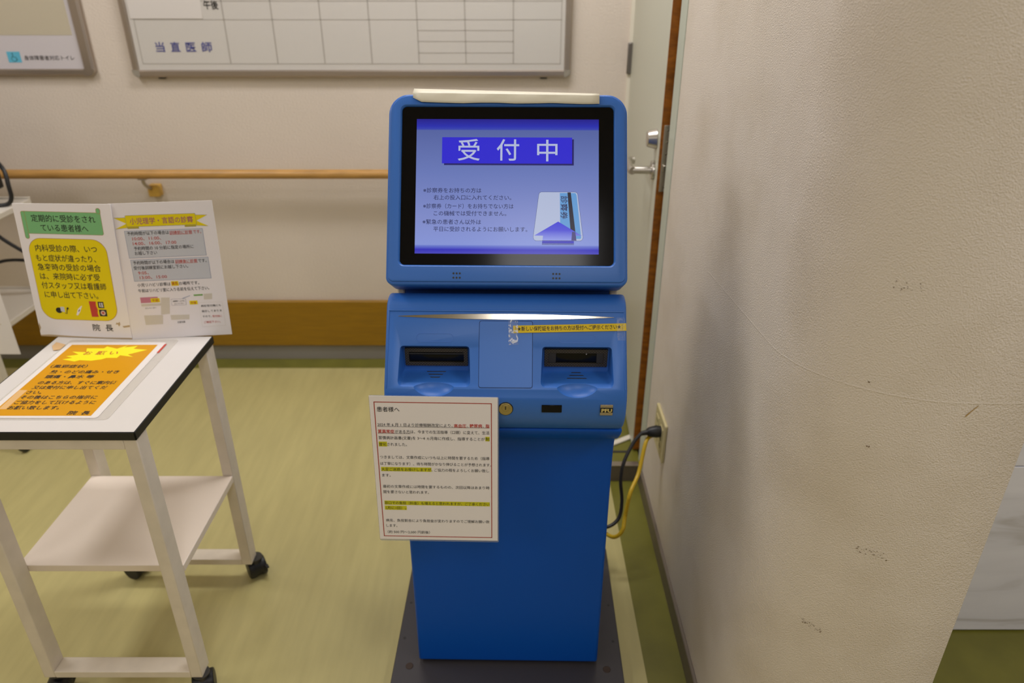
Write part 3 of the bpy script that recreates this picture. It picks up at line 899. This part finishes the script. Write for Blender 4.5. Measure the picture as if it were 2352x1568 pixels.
lettering('lettering', [
    ('患者様へ', 'ink', 11.1, 48.4, -24.4, 10.2, .004),
    ('2024 年 6 月 1 日より診療報酬改定により、', 'ink', 10.3, 135.5, -53.5, 7.0),
    ('高血圧', 'red', 137.7, 158.4, -53.8, 7.4, .014), ('、', 'ink', 159.2, 161.2, -53.5, 7.0),
    ('糖尿病', 'red', 163.8, 184.5, -53.5, 7.4, .014), ('、', 'ink', 185.3, 187.3, -53.4, 7.0), ('脂', 'red', 190.2, 196.6, -53.5, 7.4, .014),
    ('質異常症', 'red', 10.2, 37.6, -66.5, 7.4, .014), ('がある方は、今までの生活指導（口頭）に変えて、生活', 'ink', 38.9, 196.5, -66.6, 7.1),
    ('習慣病計画書(文書)を 3～4 ヵ月毎に作成し、指導することが', 'ink', 10.6, 188.8, -79.0, 7.1), ('制', 'ink', 190.0, 196.4, -78.7, 7.1),
    ('度化されました。', 'ink', 10.4, 57.5, -91.7, 7.1),
    ('つきましては、文章作成にいつも以上に時間を要するため（指導', 'ink', 10.4, 196.3, -117.1, 7.1),
    ('は丁寧になります）、待ち時間がかなり伸びることが予想されます。', 'ink', 10.2, 199.3, -130.0, 7.0),
    ('大変ご迷惑をお掛けしますが、', 'ink', 11.2, 99.0, -141.7, 7.0), ('ご協力の程をよろしくお願い致し', 'ink', 102.0, 195.6, -141.8, 7.0),
    ('ます。', 'ink', 11.8, 26.5, -153.8, 7.0),
    ('最初の文章作成には時間を要するものの、次回以降はあまり時', 'ink', 11.9, 196.2, -176.8, 7.0), ('間を要さないと思われます。', 'ink', 11.8, 91.0, -188.2, 7.0),
    ('窓口での負担（料金）も増えると思われますが、ご了承ください', 'ink', 12.6, 196.2, -211.4, 7.0), ('（月に1回）。', 'ink', 14.2, 49.5, -222.0, 7.0),
    ('病名、負担割合により負担金が変わりますのでご理解お願い致', 'ink', 12.6, 195.9, -248.9, 7.0), ('します。', 'ink', 12.5, 32.0, -260.3, 7.0),
    ('（約 500 円～2,000 円前後）', 'ink', 14.0, 89.5, -274.1, 7.0)], .0003, pn, {}, bold=0)

# ================================================================== the trolley with the signs
T = empty('rolling_cart', 'small white metal rolling cart with black-edged top', 'cart', (-.84, 1.274, 0))
tx, ty = .1730, .1910
mk('tabletop', prism_z(rrect(-tx + .002, tx - .002, -ty + .002, ty - .002, .002, 2), .684, .7000), 'laminate', T, smooth=False)
for a in ((-tx, tx, -ty, -ty + .003), (-tx, tx, ty - .003, ty), (-tx, -tx + .003, -ty, ty), (tx - .003, tx, -ty, ty)):
    mk('edge_band', bx(*a, .683, .7004), 'black', T, bevel=.001, seg=1)
lx0, lx1 = tx - .027, tx - .002
ly0, ly1 = ty - .042, ty - .003
legs = []
for sx in (-1, 1):
    for sy in (-1, 1):
        xs_ = sorted((sx * lx0, sx * lx1)); ys_ = sorted((sy * ly0, sy * ly1))
        lg = mk('leg', bx(xs_[0], xs_[1], ys_[0], ys_[1], .064, .683), 'cream', T, bevel=.002)
for sy in (-1, 1):
    ys_ = sorted((sy * ly0, sy * ly1))
    mk('top_rail', bx(-lx0, lx0, ys_[0] if sy < 0 else ys_[1] - .02, ys_[0] + .02 if sy < 0 else ys_[1], .661, .683), 'cream', T, bevel=.0015)
    mk('bottom_rail', bx(-lx0, lx0, ys_[0], ys_[1], .064, .082), 'cream', T, bevel=.0015)
bm = bmesh.new()
po = [(-lx1 + .004, -ly0 + .001), (lx1, -ly0 + .001), (lx1, ly0 - .001), (-lx1 + .004, ly0 - .001)]
prism_z(po, .331, .348, bm)
mk('lower_shelf', bm, mat('shelf_white', (.84, .73, .62), .35), T, bevel=.0015)
# casters
def caster(parent, x, y, rot):
    o = bpy.data.objects.new('caster', None)
    bm = bmesh.new()
    # hood
    tube(bm, [(-.021, 0, .027), (-.019, 0, .027), (.019, 0, .027), (.021, 0, .027)], [.022, .025, .025, .022], 24)
    c = mk('caster', bm, 'black', parent, Matrix.Translation((x, y, 0)) @ Matrix.Rotation(rot, 4, 'Z'), bevel=.002)
    for s in (-1, 1):
        bm = bmesh.new(); cyl(bm, (s * .0145 - .008, 0, .026), (1, 0, 0), .026, .026, .016, 28)
        mk('wheel', bm, 'charcoal' if False else 'black', c, bevel=.003)
    bm = bmesh.new(); cyl(bm, (0, -.006, .045), (0, 0, 1), .011, .011, .016, 16); cyl(bm, (0, -.006, .061), (0, 0, 1), .018, .018, .003, 20)
    mk('stem', bm, 'charcoal', c)
    bm = bmesh.new(); box(bm, .016, .024, -.036, -.022, .036, .040)
    mk('brake_lever', bm, 'black', c, bevel=.001)
    return c
caster(T, .166, .196 - .012, R(35)); caster(T, .160, -.168, R(20)); caster(T, -.156, -.172, R(100)); caster(T, -.150, .184, R(70))

# orange request sheet lying on the cart
TOP = .7004
og = empty('orange_request_sheet', 'laminated orange notice with yellow starburst lying on the cart', 'notice', (-.957, 1.1355, TOP))
mk('film', prism_z(rrect(-.016, .2220, -.012, .312, .008, 3), 0.0002, .0006), 'film', og, smooth=False)
mk('sheet', prism_z(rrect(-.0110, .2010, -.0070, .2965, .006, 3), .0006, .0011), mat('glossy_paper', (.80, .75, .72), .3), og, smooth=False)
mk('orange_print', bx(0, .1865, 0, .2845, .0010, .0013), 'orange', og, smooth=False)
burst = [(16.1, 216.9), (45.9, 207.9), (53.6, 213.7), (78.8, 211.0), (97.5, 216.9), (104.9, 223.8), (126.7, 223.8), (127.8, 235.4), (158.4, 228.4), (142.7, 238.7), (173.7, 260.5), (142.5, 265.3), (145.5, 278.5), (119.7, 271.1), (123.6, 281.9), (106.8, 265.3), (80.4, 276.0), (78.0, 267.3), (41.1, 267.3), (49.1, 249.5), (18.0, 251.9), (38.3, 238.7), (16.2, 230.8), (33.0, 223.8)]
mk('starburst', flat(burst, .0012, .0015), 'burst', og, smooth=False)
mk('red_mark', flat([(199.8, 247.2), (204.6, 247.2), (204.6, 288.3), (200.2, 288.3)], .0010, .0013), 'red', og, smooth=False)
mk('tan_tape', flat([(-41, 297), (-14, 285), (-14, 261), (-26, 258), (-40, 278)], .0012, .0016), 'tan', og, smooth=False)
mk('tan_tape', flat([(1, 92), (17, 91), (17.5, 22), (4, 22)], .0013, .0016), mat('faded_tape', (.74, .45, .18), .5), og, smooth=False)
lettering('lettering', [
    ('お', 'red', 47.2, 63.7, 244.8, 18), ('願', 'red', 73.0, 93.2, 245.7, 18), ('い', 'red', 101.2, 119.0, 246.2, 18),
    ('（風邪症状）', 'ink', 9.0, 84.0, 186.9, 14.5), ('熱・のどの痛み・せき', 'ink', 21.6, 160.2, 163.5, 14.5),
    ('頭痛・鼻水 等', 'ink', 21.9, 119.0, 144.1, 14.5), ('のある方は、すぐに案内係', 'ink', 21.3, 175.2, 120.3, 14.5),
    ('又は受付に申し出てくだ', 'ink', 21.3, 166.1, 101.4, 14.0), ('さい。', 'ink', 20.6, 50.2, 82.9, 14.0),
    ('その後はこちらの指示に', 'ink', 19.5, 165.4, 64.9, 14.0), ('ご協力をして頂けるように', 'ink', 20.0, 172, 46.1, 14.0),
    ('お願い致します。', 'ink', 18.5, 115.0, 27.4, 14.0), ('院', 'ink', 140.0, 156.3, 9.5, 14.0), ('長', 'ink', 164.8, 180.1, 9.5, 14.0)], .0017, og, {}, bold=.012)

# two-leaf sign standing on the back of the cart
sg = empty('two_leaf_sign', 'pair of taped white sign sheets standing upright on the cart', 'sign')
BLp = Vector((-1.0487, 1.4637, TOP + .0006)); CB = Vector((-.838, 1.4474, TOP + .0006)); BRp = Vector((-.6275, 1.473, TOP + .0006))
m1 = frame_mtx(BLp, CB - BLp, (-.001, .038, .292))
m2 = frame_mtx(CB, BRp - CB, (-.003, .042, .293))
lf = mk('left_sheet', flat([(-1.0, 0), (210.6, 0), (212.2, 297), (-2.6, 294)], -.0022, -.0002), 'paper', sg, m1, smooth=False)
lf['label'] = 'sheet with green scroll and yellow panel'
rt = mk('right_sheet', flat([(0.6, 0), (212.2, 0), (210.8, 297), (1.8, 297)], -.0022, -.0002), 'paper', sg, m2, smooth=False)
rt['label'] = 'sheet with yellow ribbon and grey boxes'
# left sheet print
M['olive'] = mat('green_outline', (.42, .20, .04), .5)
def outlined(name, poly, m, parent, g, z0=-.0002, z1=.0001, edge='olive', k=.001):
    cx_ = sum(p[0] for p in poly) / len(poly); cy_ = sum(p[1] for p in poly) / len(poly)
    def grow(p):
        d = Vector((p[0] - cx_, p[1] - cy_)); w_ = max(abs(p_[0] - cx_) for p_ in poly); h_ = max(abs(p_[1] - cy_) for p_ in poly)
        return (cx_ + d.x * (1 + g / w_), cy_ + d.y * (1 + g / h_))
    mk(name + '_outline', flat([grow(p) for p in poly], z0, z1 - .00004, k), edge, parent, smooth=False)
    return mk(name, flat(poly, z0, z1, k), m, parent, smooth=False)
outlined('green_scroll', [(19, 231.5), (184, 231.5), (187.2, 234), (187.2, 278), (19, 278)], 'green', lf, .7)
outlined('scroll_roll', rrect(12.8, 20.8, 220.5, 278, 4, 5), 'green', lf, .7, z1=.00016)
outlined('scroll_roll', rrect(179.5, 187.8, 276.5, 287.5, 4, 5), 'green', lf, .7, z1=.00016)
outlined('yellow_panel', rrect(14.6, 187.0, 41.5, 221, 30, 8), 'yellow', lf, .8)
lettering('lettering', [
    ('定期的に受診をされ', 'ink', 33.6, 174.5, 264.3, 16.5), ('ている患者様へ', 'ink', 50.6, 155.4, 244.4, 16.5),
    ('内科受診の際、いつ', 'ink', 29.0, 166.6, 200.5, 16.2), ('もと症状が違ったり、', 'ink', 25.8, 160.0, 179.0, 16.2),
    ('急変時の受診の場合', 'ink', 25.6, 167.5, 159.1, 16.2), ('は、来院時に必ず受', 'ink', 26.7, 161.6, 138.7, 16.2),
    ('付スタッフ又は看護師', 'ink', 26.1, 171.9, 118.5, 16.2), ('に申し出て下さい。', 'ink', 28.5, 150.0, 97.7, 16.2),
    ('院', 'ink', 124.1, 141.2, 24.8, 17), ('長', 'ink', 153.5, 170.8, 25.2, 17)], .0003, lf, {}, bold=.006)
# little pictures: blood pressure cuff, thermometer, record book and two tiles
bm = bmesh.new()
prism_z([(x * .001, y * .001) for x, y in [(54 + 7.5 * math.cos(i * .5236), 62 + 6.5 * math.sin(i * .5236)) for i in range(12)]], .0001, .0003, bm)
mk('cuff_picture', bm, 'ink', lf, smooth=False)
mk('gauge_picture', flat([(58, 60), (67, 58), (67, 70), (58, 70)], .0001, .00035), 'greybox', lf, smooth=False)
bm = bmesh.new(); tube(bm, [(.067, .056, .0002), (.071, .055, .0002), (.072, .062, .0002), (.0745, .066, .0002)], .0007, 6); tube(bm, [(.0735, .0655, .0002), (.076, .0685, .0002)], .0019, 6)
mk('hose_picture', bm, 'ink', lf, smooth=False)
mk('thermometer_picture', flat([(92, 52.5), (95.5, 51.5), (102, 60), (108.5, 73), (107, 73.8), (98, 66)], .0001, .0003), 'paper', lf, smooth=False)
mk('thermometer_picture', flat([(98, 61), (99.5, 60), (102.5, 65), (101.5, 66)], .0001, .00035), 'ink', lf, smooth=False)
mk('book_picture', flat([(127, 49.5), (143, 49.7), (141.5, 58), (143.2, 67), (141, 75), (142, 84.9), (126.2, 84.9)], .0001, .0003), 'red', lf, smooth=False)
mk('tile_picture', flat([(146, 70), (159.1, 70), (159.1, 84.4), (146, 84.4)], .0001, .0003), 'ink', lf, smooth=False)
mk('tile_picture', flat([(146, 51.3), (163, 51.5), (163, 66.7), (146, 66.3)], .0001, .0003), 'ink', lf, smooth=False)
bm = bmesh.new()
for (x0, x1, y0, y1) in ((149, 151, 72.5, 82), (152.5, 157.5, 79.8, 81.5), (152.5, 157.5, 76, 77.6), (152, 157.8, 72.4, 74), (154.3, 155.9, 72.5, 82)):
    prism_z([(x0 * .001, y0 * .001), (x1 * .001, y0 * .001), (x1 * .001, y1 * .001), (x0 * .001, y1 * .001)], .0003, .00034, bm)
mk('tile_figure', bm, 'paper', lf, smooth=False)
mk('tile_figure', flat([(154.5 + 5.6 * math.cos(i * .5236), 59 + 5.4 * math.sin(i * .5236)) for i in range(12)], .0003, .00034), mat('pale_pink', (.72, .52, .45), .5), lf, smooth=False)
mk('tile_figure', flat([(152, 57), (157, 57), (157, 61.5), (152, 61.5)], .0003, .00037), 'red', lf, smooth=False)
# grubby tape edges
mk('tape_stain', flat([(-.9, 0), (210.5, 0), (210.5, 3.2), (150, 2.0), (80, 2.6), (20, 4.4), (-.9, 3)], -.0002, .00005), 'dirt', lf, smooth=False)
mk('tape_stain', flat([(193, 30), (210, 33), (210.2, 29), (196, 26.5)], -.0002, .00005), 'dirt', lf, smooth=False)
mk('tape_stain', flat([(178, 33), (181, 38), (184, 36.5), (188, 40), (189, 34), (185, 29), (183, 34)], -.0002, .00005), 'dirt', lf, smooth=False)
mk('tape_stain', flat([(-.8, 12), (3, 20), (1, 32), (-1, 24)], -.0002, .00005), 'dirt', lf, smooth=False)
# right sheet print
M['navy'] = mat('navy_outline', (.13, .14, .22), .5)
for side in ([(8.8, 267), (34, 267), (34, 246), (8.8, 244.2), (31.8, 254.6)], [(196.8, 267.1), (171, 268), (171, 246), (196.3, 244), (173.9, 255.9)]):
    outlined('ribbon_tail', side, 'yellow', rt, .5, edge='navy')
for side in ([(33, 244), (55, 244), (55, 250), (33, 250)], [(149, 244), (171, 244), (171, 250), (149, 250)]):
    outlined('ribbon_fold', side, mat('ribbon_shade', (.50, .42, .02), .5), rt, .4, z1=.00014, edge='navy')
outlined('ribbon', rrect(31.8, 173, 247.9, 271.2, 2, 3), 'yellow', rt, .5, z1=.0002, edge='navy')
M['steelblue'] = mat('steel_blue_outline', (.16, .22, .38), .5)
outlined('grey_box', [(25.4, 181.3), (183.1, 181.3), (183.1, 238.7), (25.4, 238.7)], 'greybox', rt, .6, edge='steelblue')
outlined('grey_box', [(26.9, 130.6), (185.8, 130.6), (185.8, 176.6), (26.9, 176.6)], 'greybox', rt, .6, edge='steelblue')
mk('yellow_tag', flat([(101.2, 116.7), (116.3, 116.7), (116.3, 126.9), (101.2, 126.9)], -.0002, .0001), 'yellow', rt, smooth=False)
for q in ([(75, 91.8), (92.7, 91), (87.5, 54.5), (69, 53.5)], [(33.1, 53.2), (72.5, 52.4), (69.4, 31.7), (33.3, 31.5)], [(88.3, 51.4), (128, 50.4), (126.4, 39.7), (88.5, 40.3)], [(164.9, 95.9), (182.8, 96.1), (181, 83.3), (164, 83.1)], [(31.6, 79.1), (73, 79.1), (73, 74), (31.6, 74)]):
    mk('map_block', flat(q, -.0002, .00006), 'beige', rt, smooth=False)
mk('map_block', flat([(31.7, 81.4), (68, 81.4), (68, 93.9), (31.7, 93.9)], -.0002, .0001), mat('pink_block', (.60, .22, .30), .5), rt, smooth=False)
for q in ([(52.9, 81.7), (71.6, 81.7), (71.6, 90.8), (52.9, 90.8)], [(132.6, 72.9), (149.6, 72.9), (149.6, 81.5), (132.6, 81.5)]):
    mk('yellow_tag', flat(q, -.0002, .00014), 'yellow', rt, smooth=False)
outlined('map_box', [(95.4, 73.2), (125.2, 73.2), (125.2, 86.8), (95.4, 86.8)], 'paper', rt, .4, edge='navy')
mk('blue_pointer', flat([(119.8, 87.2), (135.8, 92.6), (135.5, 93.4), (119.6, 88.2)], -.0002, .0001), 'steelblue', rt, smooth=False)
mk('green_block', flat([(143.9, 91.9), (162.8, 92.1), (162.8, 95.5), (143.9, 95.2)], -.0002, .0001), mat('leaf_green', (.20, .42, .10), .5), rt, smooth=False)
outlined('note_box', [(152.2, 21.5), (201.2, 21.5), (201.2, 76), (152.2, 76)], 'paper', rt, .3, z1=.00008, edge='beige')
for x0, x1, y in ((115.4, 161.7, 228.0), (117.1, 162.9, 165.5)):
    mk('underline', bx(x0 * .001, x1 * .001, y * .001, y * .001 + .0005, 0, .0002), 'red', rt, smooth=False)
lettering('lettering', [
    ('小児理学・言語の診察', 'pink', 39.5, 167.6, 259.2, 14.5, .012), ('予約時間が以下の場合は', 'ink', 29.5, 114.2, 233.4, 8.8), ('訓練前に診察', 'red', 115.4, 161.7, 232.5, 8.8), ('です。', 'red', 163.7, 180.0, 232.8, 8.9),
    ('10:00、11:00、', 'red', 38.2, 96.2, 222.4, 9.4), ('14:00、16:00、17:00', 'red', 37.6, 126.0, 212.1, 9.4), ('予約時間の 10 分前に指定の場所に', 'ink', 37.7, 159.8, 201.3, 8.8), ('お越し下さい', 'ink', 37.8, 83.1, 191.1, 8.8),
    ('予約時間が以下の場合は', 'ink', 30.6, 115.1, 170.5, 8.8), ('訓練後に診察', 'red', 117.1, 162.9, 170.0, 8.8), ('です。', 'ink', 164.4, 182.0, 169.9, 8.8), ('受付後訓練室前にお越し下さい。', 'ink', 30.0, 142.0, 159.2, 8.8),
    ('9:05、', 'red', 37.3, 59.0, 148.4, 9.2), ('13:00、15:00', 'red', 38.8, 94.8, 138.3, 9.2), ('小児リハビリ診察は', 'ink', 31.0, 99.6, 121.5, 8.6), ('黄色', 'red', 102.4, 115.0, 122.0, 8.0), ('の場所です。', 'ink', 117.2, 159.5, 121.5, 8.6),
    ('午前はリハビリ室に入り名前を伝えて下さい。', 'ink', 30.8, 178.7, 108.9, 8.6), ('午前', 'red', 55.8, 69.0, 86.2, 6.4), ('午後', 'red', 135.1, 147.1, 77.1, 6.2),
    ('エレベーター', 'ink', 38.4, 62.0, 69.5, 4.2), ('訓練室へ上がる', 'ink', 98.2, 122.6, 82.3, 4.2), ('エレベーター', 'ink', 100.3, 121.6, 76.6, 3.8), ('正面玄関', 'ink', 100.6, 116.6, 34.4, 5),
    ('再診受付機にも', 'ink', 155.4, 198.0, 68.6, 5.6), ('掲示してありま', 'ink', 155.4, 198.0, 56.5, 5.6), ('すので、', 'ink', 155.6, 174.4, 44.5, 5.6), ('受付前に', 'red', 176.4, 196.6, 44.0, 5.6), ('ご確認下さい。', 'red', 156.6, 192.0, 31.2, 5.6)], .0004, rt, {}, bold=.004)
# easel wire behind the sign
ez = mk('easel_back', flat([(60, 0), (160, 0), (140, 150), (80, 150)], -.0042, -.0022), 'laminate', sg, m1, smooth=False)

# ================================================================== white trolley at the far left
W = empty('equipment_trolley', 'white two-shelf trolley partly visible at the left edge', 'trolley', (-1.85, 2.195, 0))
M['trolley'] = mat('trolley_white', (.70, .65, .57), .4)
for z0, z1 in ((.731, .751), (.410, .430)):
    mk('shelf', bx(-.25, .25, -.195, .195, z0, z1), 'trolley', W, bevel=.003)
    mk('shelf_lip', bx(-.25, .25, .185, .195, z1, z1 + .006), 'trolley', W, bevel=.001)
for sx in (-1, 1):
    for sy in (-1, 1):
        xs_ = sorted((sx * .218, sx * .248)); ys_ = sorted((sy * .163, sy * .193))
        bm = bmesh.new(); box(bm, *xs_, *ys_, .05, .410); box(bm, *xs_, *ys_, .430, .731)
        mk('leg', bx(*xs_, *ys_, .05, .731), 'trolley', W, bevel=.003)
        bm = bmesh.new(); cyl(bm, (sum(xs_) / 2 - .01, sum(ys_) / 2, .025), (1, 0, 0), .025, .025, .02, 20)
        mk('wheel', bm, 'black', W, bevel=.003)
hp = empty('hanging_sheet', 'white printed sheet hanging from the trolley at the left edge', 'paper', (-1.72, 1.994, .375))
mk('sheet', bx(-.05, .21, -.0008, 0, 0, .372), 'paper', hp, smooth=False)
for i in range(11):
    mk('print_line', bx(.10, .182 - (i % 4 == 3) * .03, -.0011, -.0008, .10 + i * .016, .1035 + i * .016), 'beige', hp, smooth=False)
dv = empty('monitor', 'black monitor standing on the trolley at the left edge', 'monitor', (-1.809, 2.29, .7515))
mk('stand_foot', bx(-.11, .11, -.07, .07, 0, .012), 'black', dv, bevel=.004)
mk('stand_post', bx(-.03, .03, .0, .03, .012, .16), 'black', dv, bevel=.004)
mk('screen_case', bx(-.20, .192, -.028, .02, .058, .34), 'black', dv, bevel=.006)
mk('screen_face', bx(-.185, .177, -.030, -.0275, .075, .325), 'black_glass', dv, smooth=False)
cord('looped_cable', 'black cable looping down onto the trolley top', [(-1.645, 2.335, .90), (-1.608, 2.315, .862), (-1.598, 2.30, .815), (-1.601, 2.30, .778), (-1.618, 2.295, .758), (-1.66, 2.28, .758)], .0066, 'black')
cord('hanging_cable', 'black cable sloping down under the trolley top', [(-1.72, 2.27, .735), (-1.70, 2.28, .705), (-1.675, 2.285, .66), (-1.655, 2.29, .635), (-1.628, 2.30, .605), (-1.58, 2.32, .55), (-1.56, 2.34, .50), (-1.62, 2.34, .434)], .006, 'black')
cord('slack_cable', 'black cable running almost level between the trolley shelves', [(-1.80, 2.30, .50), (-1.74, 2.30, .545), (-1.70, 2.30, .562), (-1.66, 2.30, .567), (-1.62, 2.30, .566), (-1.57, 2.32, .555), (-1.55, 2.34, .50), (-1.61, 2.34, .434)], .0055, 'black')

remove(_fo)
